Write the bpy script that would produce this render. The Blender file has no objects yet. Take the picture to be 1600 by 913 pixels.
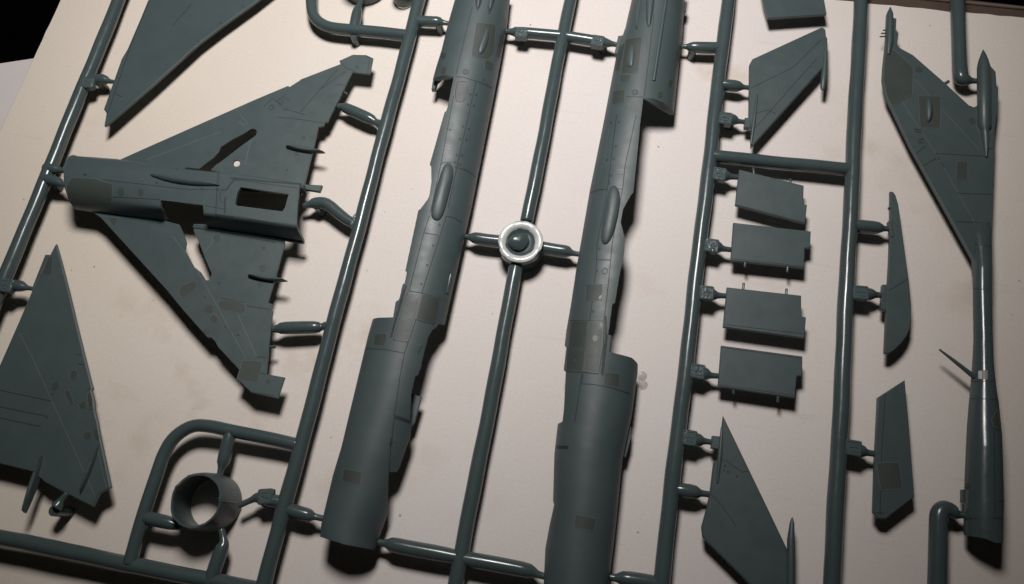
import bpy, math, random
import numpy as np
from mathutils import Vector, Matrix
from mathutils.bvhtree import BVHTree
from mathutils.geometry import tessellate_polygon

random.seed(7)
MM = 0.001
S = bpy.context.scene

# ------------------------------------------------------------------ camera
# The photo is 1600 x 913; the runners of the sprue are parallel on a flat board, so two vanishing
# points give the tilt of the camera over the board.
W0, H0, F0 = 1600.0, 913.0, 1200.0
CX, CY = W0 / 2, H0 / 2
CAM_H = 206.0                                   # mm above the board
vp1 = Vector((1503 - CX, -3190 - CY, F0)).normalized()        # along the runners (world +Y)
vp2 = Vector((-8200 - CX, -884 - CY, F0)).normalized()        # across them (world -X)
ey = vp1
ex = -(vp2 - ey * vp2.dot(ey)).normalized()
ez = ex.cross(ey)
# camera space here: x right, y down, z forward.  (ex, ey, ez) are the world axes seen in it
if ez.z > 0:
    ez = -ez
R_wc = Matrix((ex, ey, ez))                     # camera vector -> world vector
CAM = Vector((0, 0, CAM_H))

def ray(px, py):
    return (R_wc @ Vector((px - CX, py - CY, F0))).normalized()

def lift(px, py):
    """the moulding is a little warped: its near left corner stands higher off the card"""
    a = min(1.0, max(0.0, (620 - px) / 450)); b = min(1.0, max(0.0, (py + 50) / 450))
    return 2.2 * a * a * (3 - 2 * a) * b * b * (3 - 2 * b)

def P(px, py, z):
    """point (mm) where the sight line of a photo pixel meets the level z (of the moulding when above the card)"""
    return P0(px, py, z + lift(px, py) if z > 0.9 else z)

def P0(px, py, z):
    d = ray(px, py)
    t = (z - CAM_H) / d.z
    return CAM + d * t

Rn = np.array(R_wc)
def proj(p):
    """N x 3 points in mm -> N x 2 photo pixels"""
    c = (np.asarray(p) - np.array(CAM)) @ Rn
    return np.stack([CX + F0 * c[:, 0] / c[:, 2], CY + F0 * c[:, 1] / c[:, 2]], 1)

cam_d = bpy.data.cameras.new('camera')
cam = bpy.data.objects.new('camera', cam_d)
S.collection.objects.link(cam)
cam_d.sensor_fit = 'HORIZONTAL'
cam_d.sensor_width = 36.0
cam_d.lens = 36.0 * F0 / W0
cam_d.clip_start = 0.01
cam_d.clip_end = 50.0
cx_w = R_wc @ Vector((1, 0, 0)); cy_w = R_wc @ Vector((0, -1, 0)); cz_w = R_wc @ Vector((0, 0, -1))
M = Matrix((cx_w, cy_w, cz_w)).transposed().to_4x4()
M.translation = CAM * MM
cam.matrix_world = M
S.camera = cam

# ------------------------------------------------------------------ world, lamp, exposure
w = bpy.data.worlds.new('World'); S.world = w; w.use_nodes = True
bg = w.node_tree.nodes['Background']
bg.inputs[0].default_value = (1.0, 0.86, 0.74, 1); bg.inputs[1].default_value = 0.004

LAMP = P(780, -100, 0); LAMP.z = 280
ld = bpy.data.lights.new('desk_lamp', 'SPOT'); ld.shadow_soft_size = 0.037
ld.spot_size = math.radians(105); ld.spot_blend = 1.0; ld.use_soft_falloff = False
ld.energy = 3.95; ld.color = (1.0, 0.965, 0.94)
lo = bpy.data.objects.new('desk_lamp', ld); S.collection.objects.link(lo)
lo.location = LAMP * MM
lo.rotation_euler = (P(671, -19, 0) - LAMP).to_track_quat('-Z', 'Y').to_euler()
S.view_settings.view_transform = 'Standard'; S.view_settings.look = 'None'
S.view_settings.exposure = 0.0; S.view_settings.gamma = 1.0
S.view_settings.use_curve_mapping = False
S.render.engine = 'CYCLES'
S.cycles.max_bounces = 8

# ------------------------------------------------------------------ materials
def nodes(name):
    m = bpy.data.materials.new(name); m.use_nodes = True
    nt = m.node_tree
    return m, nt, nt.nodes['Principled BSDF']

def objcoord(nt):
    return nt.nodes.new('ShaderNodeNewGeometry').outputs['Position']

def noise(nt, scale, detail=3, rough=0.55, vec=None):
    n = nt.nodes.new('ShaderNodeTexNoise')
    n.inputs['Scale'].default_value = scale; n.inputs['Detail'].default_value = detail
    n.inputs['Roughness'].default_value = rough
    nt.links.new(vec or objcoord(nt), n.inputs['Vector'])
    return n.outputs['Fac']

def ramp(nt, fac, stops):
    r = nt.nodes.new('ShaderNodeValToRGB')
    e = r.color_ramp.elements
    while len(e) < len(stops): e.new(0.5)
    for i, (p, c) in enumerate(stops):
        e[i].position = p
        e[i].color = c if isinstance(c, tuple) else (c, c, c, 1)
    nt.links.new(fac, r.inputs[0])
    return r.outputs[0]

def plastic(name, col, rough, spec=0.5, bump=0.012, bscale=2600, var=0.06, coat=0.0):
    m, nt, b = nodes(name)
    f = noise(nt, 90, 4)
    c = ramp(nt, f, [(0.3, tuple(x * (1 - var) for x in col) + (1,)), (0.7, tuple(x * (1 + var) for x in col) + (1,))])
    nt.links.new(c, b.inputs['Base Color'])
    f2 = noise(nt, 260, 4)
    r = ramp(nt, f2, [(0.3, max(0.05, rough - 0.05)), (0.7, rough + 0.05)])
    nt.links.new(r, b.inputs['Roughness'])
    b.inputs['Specular IOR Level'].default_value = spec
    b.inputs['Coat Weight'].default_value = coat
    b.inputs['Coat Roughness'].default_value = 0.2
    bp = nt.nodes.new('ShaderNodeBump'); bp.inputs['Strength'].default_value = 0.35
    bp.inputs['Distance'].default_value = bump * MM
    nt.links.new(noise(nt, bscale, 3), bp.inputs['Height'])
    wv = nt.nodes.new('ShaderNodeBump'); wv.inputs['Strength'].default_value = 0.5     # sink marks and flow waviness
    wv.inputs['Distance'].default_value = 0.16 * MM
    nt.links.new(noise(nt, 130, 2), wv.inputs['Height'])
    nt.links.new(wv.outputs[0], bp.inputs['Normal'])
    nt.links.new(bp.outputs[0], b.inputs['Normal'])
    return m

PL = (0.061, 0.084, 0.087)
M_part = plastic('grey_green_plastic_satin', PL, 0.42, spec=0.5)
M_fus = plastic('grey_green_plastic_fuselage', PL, 0.48, spec=0.5)
M_run = plastic('grey_green_plastic_gloss', (0.058, 0.080, 0.083), 0.22, bump=0.006, bscale=500)
M_tab = plastic('grey_green_plastic_embossed', (0.075, 0.100, 0.104), 0.22, bump=0.55, bscale=900)
M_patch = plastic('olive_matt_patch', (0.043, 0.053, 0.047), 0.56, bump=0.05, bscale=3000, var=0.1)
M_lit_line = plastic('raised_line_plastic', (0.105, 0.130, 0.130), 0.45)  # lighter tone puts the light caught by raised lines into the colour
M_patch_light = plastic('grey_textured_patch', (0.064, 0.074, 0.070), 0.5, bump=0.07, bscale=2600, var=0.15)
M_line = plastic('groove_shade_plastic', (0.022, 0.029, 0.031), 0.6)  # dark tone puts the shade of engraved lines into the colour
M_rim = plastic('whitened_plastic', (0.60, 0.61, 0.60), 0.24, bump=0.16, bscale=900, var=0.3, coat=0.5)
M_scuff = plastic('pale_scuff', (0.19, 0.195, 0.18), 0.5, var=0.25)

def board_mat():
    m, nt, b = nodes('off_white_card')
    pos = objcoord(nt)
    base = ramp(nt, noise(nt, 14, 5, 0.6, pos), [(0.3, (0.712, 0.652, 0.618, 1)), (0.7, (0.752, 0.698, 0.672, 1))])
    sx = nt.nodes.new('ShaderNodeSeparateXYZ'); nt.links.new(pos, sx.inputs[0])
    ab = nt.nodes.new('ShaderNodeMath'); ab.operation = 'ABSOLUTE'; nt.links.new(sx.outputs[0], ab.inputs[0])
    ad = nt.nodes.new('ShaderNodeMath'); ad.operation = 'MULTIPLY_ADD'; ad.inputs[1].default_value = 0.05; nt.links.new(noise(nt, 16, 3, 0.5, pos), ad.inputs[0]); nt.links.new(ab.outputs[0], ad.inputs[2])
    yel = ramp(nt, ad.outputs[0], [(0.06, (1, 1, 1, 1)), (0.18, (0.99, 0.955, 0.865, 1))])        # camera's colour shift towards the sides, painted into the card
    my = nt.nodes.new('ShaderNodeMixRGB'); my.blend_type = 'MULTIPLY'; my.inputs[0].default_value = 1
    nt.links.new(base, my.inputs[1]); nt.links.new(yel, my.inputs[2]); base = my.outputs[0]
    # soft brown stains with their own outline
    st = ramp(nt, noise(nt, 38, 4, 0.6, pos), [(0.55, 0.0), (0.72, 1.0)])
    st2 = ramp(nt, noise(nt, 9, 2, 0.5, pos), [(0.46, 0.0), (0.60, 1.0)])
    mu = nt.nodes.new('ShaderNodeMath'); mu.operation = 'MULTIPLY'
    nt.links.new(st, mu.inputs[0]); nt.links.new(st2, mu.inputs[1])
    mu2 = nt.nodes.new('ShaderNodeMath'); mu2.operation = 'MULTIPLY'; mu2.inputs[1].default_value = 0.5
    nt.links.new(mu.outputs[0], mu2.inputs[0])
    mx = nt.nodes.new('ShaderNodeMixRGB'); mx.inputs[2].default_value = (0.50, 0.37, 0.25, 1)
    nt.links.new(mu2.outputs[0], mx.inputs[0]); nt.links.new(base, mx.inputs[1])
    # fibres and small dark specks
    fib = ramp(nt, noise(nt, 1300, 3, 0.65, pos), [(0.35, 0.955), (0.62, 1.015)])
    m1 = nt.nodes.new('ShaderNodeMixRGB'); m1.blend_type = 'MULTIPLY'; m1.inputs[0].default_value = 1
    nt.links.new(mx.outputs[0], m1.inputs[1]); nt.links.new(fib, m1.inputs[2])
    mp = nt.nodes.new('ShaderNodeMapping'); mp.inputs['Scale'].default_value = (30, 420, 1); mp.inputs['Rotation'].default_value = (0, 0, 0.5)
    nt.links.new(pos, mp.inputs['Vector'])
    scr = ramp(nt, noise(nt, 1.0, 3, 0.6, mp.outputs[0]), [(0.27, 0.93), (0.36, 1.0)])           # faint rubbed streaks
    m3 = nt.nodes.new('ShaderNodeMixRGB'); m3.blend_type = 'MULTIPLY'; m3.inputs[0].default_value = 1
    nt.links.new(m1.outputs[0], m3.inputs[1]); nt.links.new(scr, m3.inputs[2]); m1 = m3
    vo = nt.nodes.new('ShaderNodeTexVoronoi'); vo.inputs['Scale'].default_value = 130
    nt.links.new(pos, vo.inputs['Vector'])
    sp = ramp(nt, vo.outputs['Distance'], [(0.022, 1.0), (0.05, 0.0)])
    vs = nt.nodes.new('ShaderNodeSeparateColor'); nt.links.new(vo.outputs['Color'], vs.inputs[0])
    keep = ramp(nt, vs.outputs[0], [(0.45, 0.0), (0.9, 0.8)])
    mk = nt.nodes.new('ShaderNodeMath'); mk.operation = 'MULTIPLY'
    nt.links.new(sp, mk.inputs[0]); nt.links.new(keep, mk.inputs[1])
    m2 = nt.nodes.new('ShaderNodeMixRGB'); m2.inputs[2].default_value = (0.16, 0.12, 0.10, 1)
    nt.links.new(mk.outputs[0], m2.inputs[0]); nt.links.new(m1.outputs[0], m2.inputs[1])
    nt.links.new(m2.outputs[0], b.inputs['Base Color'])
    b.inputs['Roughness'].default_value = 0.62; b.inputs['Specular IOR Level'].default_value = 0.3
    bp = nt.nodes.new('ShaderNodeBump'); bp.inputs['Strength'].default_value = 0.3; bp.inputs['Distance'].default_value = 0.05 * MM
    nt.links.new(noise(nt, 900, 4, 0.6, pos), bp.inputs['Height'])
    nt.links.new(bp.outputs[0], b.inputs['Normal'])
    return m
M_board = board_mat()
def simple(name, col, rough, scale=200, var=0.12, bump=0.05):
    return plastic(name, col, rough, spec=0.25, bump=bump, bscale=scale * 4, var=var)
M_brown = simple('raw_brown_cardboard', (0.085, 0.060, 0.045), 0.8, 300)  # dark base colour carries the shade lying on the strip
M_browne = simple('cardboard_cut_edge', (0.16, 0.13, 0.11), 0.8, 300)
M_paper = simple('white_paper', (0.66, 0.62, 0.60), 0.7, 300, 0.03)
M_black = plastic('black_cloth', (0.0012, 0.0011, 0.0011), 0.95, spec=0.0, bump=0.05, bscale=1200)
def glint_mat():
    m, nt, b = nodes('clear_glint')
    b.inputs['Base Color'].default_value = (0.90, 0.87, 0.83, 1); b.inputs['Roughness'].default_value = 0.35
    b.inputs['Transmission Weight'].default_value = 0.9; b.inputs['IOR'].default_value = 1.3
    return m
M_glint = glint_mat()

# ------------------------------------------------------------------ mesh helpers (all lengths in mm)
def link(name, verts, faces, mat, parent=None, smooth=True, sharp=None, weld=False):
    me = bpy.data.meshes.new(name)
    me.from_pydata([tuple(Vector(v) * MM) for v in verts], [], faces)
    me.materials.append(mat)
    me.validate()
    import bmesh
    bm = bmesh.new(); bm.from_mesh(me)
    if weld:
        bmesh.ops.remove_doubles(bm, verts=bm.verts, dist=2e-6)
        bmesh.ops.dissolve_degenerate(bm, edges=bm.edges, dist=1e-6)
    bmesh.ops.recalc_face_normals(bm, faces=bm.faces)
    bm.to_mesh(me); bm.free()
    if smooth:
        me.polygons.foreach_set('use_smooth', [True] * len(me.polygons))
        me.set_sharp_from_angle(angle=math.radians(sharp or 38))
    o = bpy.data.objects.new(name, me)
    S.collection.objects.link(o)
    if parent is not None:
        o.parent = parent
    return o

def empty(name, parent=None):
    o = bpy.data.objects.new(name, None); S.collection.objects.link(o)
    o.empty_display_size = 0.005
    if parent is not None: o.parent = parent
    return o

def lab(o, label, cat=None, kind=None):
    o['label'] = label
    if cat: o['category'] = cat
    if kind: o['kind'] = kind
    return o

def chaikin(pts, n=2, closed=False):
    pts = [tuple(p) for p in pts]
    for _ in range(n):
        out = []
        m = len(pts)
        rng = range(m) if closed else range(m - 1)
        if not closed: out.append(pts[0])
        for i in rng:
            a, b = pts[i], pts[(i + 1) % m]
            out.append(tuple(0.75 * x + 0.25 * y for x, y in zip(a, b)))
            out.append(tuple(0.25 * x + 0.75 * y for x, y in zip(a, b)))
        if not closed: out.append(pts[-1])
        pts = out
    return pts

def rounded(pts, r=3.0, k=3):
    out = []; n = len(pts)
    for i in range(n):
        p0, p1, p2 = pts[i - 1], pts[i], pts[(i + 1) % n]
        def toward(a, b):
            L = math.hypot(b[0] - a[0], b[1] - a[1]); f = min(0.45, r / max(L, 1e-6))
            return (a[0] + (b[0] - a[0]) * f, a[1] + (b[1] - a[1]) * f)
        a, b = toward(p1, p0), toward(p1, p2)
        for j in range(k + 1):
            t = j / k
            out.append(tuple((1 - t) ** 2 * u + 2 * t * (1 - t) * v + t * t * w_ for u, v, w_ in zip(a, p1, b)))
    return out

ZF = 4.5                                           # level of the runners' axes above the board

def sweep(pts, rad, seg=14):
    """verts, faces of a round rod through 3D points with one radius per point, rounded ends"""
    pts = [Vector(p) for p in pts]
    n = len(pts)
    tan = []
    for i in range(n):
        a = pts[max(0, i - 1)]; b = pts[min(n - 1, i + 1)]
        tan.append((b - a).normalized())
    P2, R2, T2 = [], [], []
    for k in (0.05, 0.45, 0.8):
        P2.append(pts[0] - tan[0] * rad[0] * 0.45 * (1 - k)); R2.append(rad[0] * math.sqrt(1 - (1 - k) ** 2)); T2.append(tan[0])
    P2 += pts; R2 += list(rad); T2 += tan
    for k in (0.8, 0.45, 0.05):
        P2.append(pts[-1] + tan[-1] * rad[-1] * 0.45 * (1 - k)); R2.append(rad[-1] * math.sqrt(1 - (1 - k) ** 2)); T2.append(tan[-1])
    up = Vector((0, 0, 1))
    if abs(T2[0].dot(up)) > 0.9: up = Vector((0, 1, 0))
    V, Fc = [], []
    for p, r, t in zip(P2, R2, T2):
        s = t.cross(up).normalized(); u = s.cross(t)
        for k in range(seg):
            a = 2 * math.pi * k / seg
            V.append(p + s * (r * math.cos(a)) + u * (r * math.sin(a)))
    m = len(P2)
    for i in range(m - 1):
        for k in range(seg):
            k2 = (k + 1) % seg
            Fc.append((i * seg + k, i * seg + k2, (i + 1) * seg + k2, (i + 1) * seg + k))
    Fc.append(tuple(range(seg - 1, -1, -1)))
    Fc.append(tuple(range((m - 1) * seg, m * seg)))
    return V, Fc

def rod(name, pts, r, parent, z=ZF, mat=None, smooth=0, seg=14):
    """pts: (x, y[, z]) photo pixels at level z; r: mm, one number or one per point"""
    rr = r if isinstance(r, (list, tuple)) else [r] * len(pts)
    q = [(p[0], p[1], p[2] if len(p) > 2 else z, k) for p, k in zip(pts, rr)]
    if smooth: q = chaikin(q, smooth)
    V, Fc = sweep([P(a, b, c) for a, b, c, _ in q], [k for *_, k in q], seg)
    return link(name, V, Fc, mat or M_run, parent)

def wobble_rod(name, a, b, r, parent):
    """a long runner: straight, with the slight waviness of moulded plastic"""
    A = P(*a, ZF); B = P(*b, ZF)
    n = max(6, int((B - A).length / 4))
    side = (B - A).normalized().cross(Vector((0, 0, 1)))
    ph = random.random() * 6
    pts, rad = [], []
    for i in range(n + 1):
        t = i / n; L = t * (B - A).length
        pts.append(A.lerp(B, t) + side * (0.10 * math.sin(L * 0.11 + ph) + 0.05 * math.sin(L * 0.37 + 2 * ph)))
        rad.append(r * (1 + 0.018 * math.sin(L * 0.23 + ph)))
    V, Fc = sweep(pts, rad, 20)
    return link(name, V, Fc, M_run, parent)

def inset(loop, b, hole=False):
    n = len(loop)
    area = sum(loop[i].x * loop[(i + 1) % n].y - loop[(i + 1) % n].x * loop[i].y for i in range(n))
    sgn = 1 if area > 0 else -1
    if hole: sgn = -sgn
    out = []
    for i in range(n):
        p0, p1, p2 = loop[i - 1], loop[i], loop[(i + 1) % n]
        d1 = (p1 - p0); d2 = (p2 - p1)
        d1 = Vector((d1.x, d1.y)).normalized(); d2 = Vector((d2.x, d2.y)).normalized()
        n1 = Vector((-d1.y, d1.x)) * sgn; n2 = Vector((-d2.y, d2.x)) * sgn
        m = n1 + n2
        k = m.length
        m = n1 if k < 1e-6 else m / k
        f = b / max(0.45, m.dot(n1))
        out.append(Vector((p1.x + m.x * f, p1.y + m.y * f, p1.z)))
    return out

def plate_geo(outer, holes, z, thick, bevel):
    """outer/holes: photo pixels read on the plate's upper face at level z -> verts, faces"""
    loops = [[P(p[0], p[1], z) for p in outer]] + [[P(p[0], p[1], z) for p in h] for h in holes]
    tops = [inset(l, bevel, i > 0) for i, l in enumerate(loops)]
    V, Fc = [], []
    idx = []
    for lp, tp in zip(loops, tops):
        n = len(lp); s = len(V)
        V += [Vector((v.x, v.y, v.z)) for v in tp]
        V += [Vector((v.x, v.y, v.z - bevel * 0.8)) for v in lp]
        V += [Vector((v.x, v.y, v.z - thick)) for v in lp]
        for r in (0, 1):
            for k in range(n):
                k2 = (k + 1) % n
                Fc.append((s + r * n + k, s + r * n + k2, s + (r + 1) * n + k2, s + (r + 1) * n + k))
        idx.append((s, n))
    tri = tessellate_polygon([[Vector((v.x, v.y, 0)) for v in tp] for tp in tops])
    flat_t = [s + k for s, n in idx for k in range(n)]
    flat_b = [s + 2 * n + k for s, n in idx for k in range(n)]
    for t in tri:
        Fc.append(tuple(flat_t[i] for i in t))
        Fc.append(tuple(flat_b[i] for i in reversed(t)))
    return V, Fc

def bvh_of(V, Fc):
    return BVHTree.FromPolygons([tuple(v) for v in V], Fc)

def plate(name, outer, z, thick, parent, holes=(), bevel=0.12, mat=None):
    V, Fc = plate_geo(outer, holes, z, thick, bevel)
    o = link(name, V, Fc, mat or M_part, parent, smooth=True, sharp=30)
    return o, bvh_of(V, Fc)

def hit(bv, px, py):
    d = ray(px, py)
    loc, nor, i, dist = bv.ray_cast(CAM, d)
    if loc is None: return None
    if nor.dot(d) > 0: nor = -nor
    return loc, nor

def densify(pts, step=3.0, closed=False):
    out = []
    m = len(pts)
    for i in range(m if closed else m - 1):
        a, b = pts[i], pts[(i + 1) % m]
        L = math.hypot(b[0] - a[0], b[1] - a[1]); k = max(1, int(L / step))
        for j in range(k):
            t = j / k
            out.append((a[0] + (b[0] - a[0]) * t, a[1] + (b[1] - a[1]) * t))
    if not closed: out.append(tuple(pts[-1]))
    return out

def ribbons(name, bv, lines, width, parent, lift=0.035, mat=None, label=None):
    """flat ribbons over the surface, groove shade or caught light in their colour"""
    V, Fc = [], []
    for ln in lines:
        wd = width
        if isinstance(ln, dict): wd = ln['w']; ln = ln['p']
        h = [hit(bv, *p) for p in densify(ln, 2.5)]
        run = []
        def flush(run):
            if len(run) < 2: return
            s = len(V)
            for i, (l, n) in enumerate(run):
                t = (run[min(i + 1, len(run) - 1)][0] - run[max(0, i - 1)][0]).normalized()
                sd = n.cross(t).normalized() * (wd / 2)
                V.extend([l + n * lift - sd, l + n * lift + sd])
                if i:
                    k = s + 2 * i
                    Fc.append((k - 2, k - 1, k + 1, k))
        for x in h:
            if x is None or (run and (x[0] - run[-1][0]).length > 2.2):
                flush(run); run = []
            if x is not None: run.append(x)
        flush(run)
    if not Fc: return None
    o = link(name, V, Fc, mat or M_line, parent, smooth=False)
    o['kind'] = 'stuff'
    return o

def circle_px(x, y, r, n=14, ry=None, rot=0.0):
    ry = ry or r
    c, s = math.cos(rot), math.sin(rot)
    return [(x + r * math.cos(a) * c - ry * math.sin(a) * s, y + r * math.cos(a) * s + ry * math.sin(a) * c)
            for a in (2 * math.pi * k / n for k in range(n))]

def patch(name, bv, poly, parent, mat=None, lift=0.05, dome=0.0, rings=5, rnd=1, power=0.5):
    """an area or a blister lying on the surface under the given outline"""
    poly = chaikin(poly, 1, True) if dome else rounded(poly, 3.2 * rnd if rnd else 0.8)
    bd = densify(poly, 3.0, True)
    cx = sum(p[0] for p in bd) / len(bd); cy = sum(p[1] for p in bd) / len(bd)
    c = hit(bv, cx, cy)
    if c is None: return None
    V = [c[0] + c[1] * (lift + dome)]
    n = len(bd); Fc = []
    for r in range(1, rings + 1):
        f = r / rings
        if dome: f = math.sin(f * math.pi / 2)
        up = lift + dome * max(0.0, 1 - f * f) ** power
        for (x, y) in bd:
            g = f; h = None
            for _ in range(6):
                h = hit(bv, cx + (x - cx) * g, cy + (y - cy) * g)
                if h: break
                g *= 0.94
            if h is None: h = c
            V.append(h[0] + h[1] * up)
    for k in range(n):
        V.append(V[1 + (rings - 1) * n + k] - c[1] * (lift + 0.12))
    for k in range(n):
        Fc.append((0, 1 + k, 1 + (k + 1) % n))
    for r in range(rings):
        for k in range(n):
            k2 = (k + 1) % n; a = 1 + r * n; b = a + n
            Fc.append((a + k, b + k, b + k2, a + k2))
    o = link(name, V, Fc, mat or M_patch, parent, smooth=True, sharp=35)
    if not dome and rings > 2:
        xs = [p[0] for p in bd]; ys = [p[1] for p in bd]
        if max(xs) - min(xs) + max(ys) - min(ys) > 26:
            ribbons('panel_outline', bv, [bd + [bd[0]]], 0.13, parent, lift=lift + 0.03, mat=M_lit_line)
    return o

def rings_on(name, bv, spots, parent, r=0.42, mat=None):
    """small round fasteners: each a thin ring standing on the surface"""
    V, Fc = [], []
    for sp in spots:
        x, y = sp[0], sp[1]; rr = sp[2] if len(sp) > 2 else r
        h = hit(bv, x, y)
        if h is None: continue
        l, n = h
        u = n.orthogonal().normalized(); v = n.cross(u)
        s = len(V); K = 12
        for q in (rr, rr - 0.2):
            for k in range(K):
                a = 2 * math.pi * k / K
                V.append(l + n * 0.045 + u * (q * math.cos(a)) + v * (q * math.sin(a)))
        for k in range(K):
            k2 = (k + 1) % K
            Fc.append((s + k, s + k2, s + K + k2, s + K + k))
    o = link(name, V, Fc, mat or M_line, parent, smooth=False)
    o['kind'] = 'stuff'
    return o

def lathe(name, center, prof, parent, mat, seg=40):
    V, Fc = [], []
    for r, z in prof:
        for k in range(seg):
            a = 2 * math.pi * k / seg
            V.append(Vector((center.x + r * math.cos(a), center.y + r * math.sin(a), z)))
    for i in range(len(prof) - 1):
        for k in range(seg):
            k2 = (k + 1) % seg
            Fc.append((i * seg + k, i * seg + k2, (i + 1) * seg + k2, (i + 1) * seg + k))
    return link(name, V, Fc, mat, parent)

def post(px, py, parent, r=1.25, z0=0.05, z1=ZF):
    """a round ejector post under a gate, reaching down to the board"""
    z1 = z1 + lift(px, py)
    c = P0(px, py, (z0 + z1) / 2)
    return lathe('ejector_post', c, [(0.01, z0), (r * 0.9, z0), (r, z0 + 0.2), (r, z1), (0.01, z1)], parent, M_run, 16)

def interp(poly, y):
    ys = [p[1] for p in poly]; xs = [p[0] for p in poly]
    return float(np.interp(y, ys, xs))

def in_poly(pts, poly):
    x, y = pts[:, 0], pts[:, 1]
    c = np.zeros(len(pts), bool)
    n = len(poly)
    for i in range(n):
        x1, y1 = poly[i]; x2, y2 = poly[i - 1]
        if y1 == y2: continue
        k = ((y1 > y) != (y2 > y)) & (x < (x2 - x1) * (y - y1) / (y2 - y1) + x1)
        c ^= k
    return c

def shell(name, FL, FR, y0, y1, skew, sil, hgt, parent, zb=ZF, n=2.0, step=1.5, cols=64, wall=0.11, mat=None):
    """half of a hollow body lying open side down. FL/FR: where its two full edges run at level zb (pixels),
    sil: the outline to which the moulding is cut back (openings at the wing roots and the like)."""
    th = np.linspace(0.0, math.pi, 420)
    co = -np.sign(np.cos(th)) * np.abs(np.cos(th)) ** (2 / n); si = np.abs(np.sin(th)) ** (2 / n)
    rows = []
    ys = np.arange(y0, y1 + 1e-6, step)
    for y in ys:
        yr = y + skew
        L = P(interp(FL, y), y, zb); Rr = P(interp(FR, yr), yr, zb)
        mid = (L + Rr) / 2; hv = (Rr - L) / 2
        h = hgt(y) if callable(hgt) else hgt
        pts = np.array(mid)[None] + co[:, None] * np.array(hv)[None]
        pts[:, 2] += si * h
        ins = in_poly(proj(pts), sil)
        if ins.sum() < 6: continue
        idx = np.where(ins)[0]
        runs = np.split(idx, np.where(np.diff(idx) > 1)[0] + 1)
        r = max(runs, key=len)
        if len(r) < 6: continue
        rows.append((th[r[0]], th[r[-1]], mid, hv, h))
    V = []
    def sec(t, mid, hv, h, k):
        c = -math.copysign(abs(math.cos(t)) ** (2 / n), math.cos(t)); s = abs(math.sin(t)) ** (2 / n)
        return Vector((mid.x + hv.x * c * k, mid.y + hv.y * c * k, mid.z + hv.z * c + h * s * k))
    for k in (1.0, 1.0 - wall):
        for a, b, mid, hv, h in rows:
            for j in range(cols + 1):
                V.append(sec(min(b, max(a, math.pi * j / cols)), mid, hv, h, k))
    nr, nc = len(rows), cols + 1
    off = nr * nc
    Fc = []
    for i in range(nr - 1):
        for j in range(cols):
            a = i * nc + j
            Fc.append((a, a + 1, a + nc + 1, a + nc))
            Fc.append((off + a, off + a + nc, off + a + nc + 1, off + a + 1))
    for i in range(nr - 1):
        for j in (0, cols):
            a = i * nc + j
            Fc.append((a, a + nc, off + a + nc, off + a))
    for i in (0, nr - 1):
        for j in range(cols):
            a = i * nc + j
            Fc.append((a, off + a, off + a + 1, a + 1))
    o = link(name, V, Fc, mat or M_fus, parent, smooth=True, sharp=40, weld=True)
    return o, bvh_of(V, Fc)

def cut(o, prisms):
    """real openings: remove vertical prisms (lists of xyz outline, zlo, zhi) from a mesh"""
    for pts, zlo, zhi in prisms:
        n = len(pts)
        V = [Vector((p.x, p.y, zlo)) for p in pts] + [Vector((p.x, p.y, zhi)) for p in pts]
        Fc = [tuple(range(n)), tuple(range(2 * n - 1, n - 1, -1))] + [(k, (k + 1) % n, n + (k + 1) % n, n + k) for k in range(n)]
        c = link('cutter', V, Fc, M_part, None, smooth=False)
        md = o.modifiers.new('cut', 'BOOLEAN'); md.operation = 'DIFFERENCE'; md.object = c; md.solver = 'EXACT'
        bpy.context.view_layer.update()
        dg = bpy.context.evaluated_depsgraph_get()
        me = bpy.data.meshes.new_from_object(o.evaluated_get(dg))
        o.modifiers.clear()
        old = o.data; o.data = me; bpy.data.meshes.remove(old)
        cm = c.data; bpy.data.objects.remove(c); bpy.data.meshes.remove(cm)
    o.data.polygons.foreach_set('use_smooth', [True] * len(o.data.polygons))
    o.data.set_sharp_from_angle(angle=math.radians(35))

def blade(name, a, b, width, z0, z1, parent, mat=None, blunt=0.15):
    """upright thin fence: a lens outline between pixel points a and b (read on its upper edge)"""
    A = P(*a, z1); B = P(*b, z1)
    t = (B - A); L = t.length; t.normalize(); s = Vector((-t.y, t.x, 0))
    V, Fc = [], []
    K = 12
    for z, kw, ks in ((z0, 1.0, 0.0), ((z0 + z1) / 2, 0.95, 0.015), (z1 - 0.25, 0.75, 0.05), (z1, 0.25, 0.1)):
        for sd in (1, -1):
            for i in range(K + 1):
                u = i / K
                uu = ks + u * (1 - 2 * ks)
                wv = width / 2 * kw * max(0.04, math.sin(math.pi * min(1, max(0, u))) ** 0.7)
                V.append(A + t * (L * uu) + s * (sd * wv) + Vector((0, 0, z - z1)))
    m = 2 * (K + 1)
    order = list(range(K + 1)) + list(range(2 * K + 1, K, -1))
    for r in range(3):
        for k in range(m):
            a0 = r * m + order[k]; a1 = r * m + order[(k + 1) % m]
            Fc.append((a0, a1, a1 + m, a0 + m))
    Fc.append(tuple(3 * m + k for k in order)); Fc.append(tuple(reversed(order)))
    return link(name, V, Fc, mat or M_part, parent, smooth=True, sharp=40)

# ------------------------------------------------------------------ setting
def slab(name, pts, z, thick, mat, label=None, bevel=0.15, edge=None):
    V, Fc = plate_geo(pts, [], z, thick, bevel)
    o = link(name, V, Fc, mat, None, smooth=False)
    if edge:
        o.data.materials.append(edge)
        for f in o.data.polygons:
            if len(f.vertices) == 4: f.material_index = 1
    o['kind'] = 'structure'
    if label: o['label'] = label
    return o
V = [Vector((-900, -900, -26)), Vector((900, -900, -26)), Vector((900, 900, -26)), Vector((-900, 900, -26))]
o = link('table', V, [(0, 1, 2, 3)], M_black, smooth=False); lab(o, 'black table surface in the dark beyond the card', kind='structure')
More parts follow.
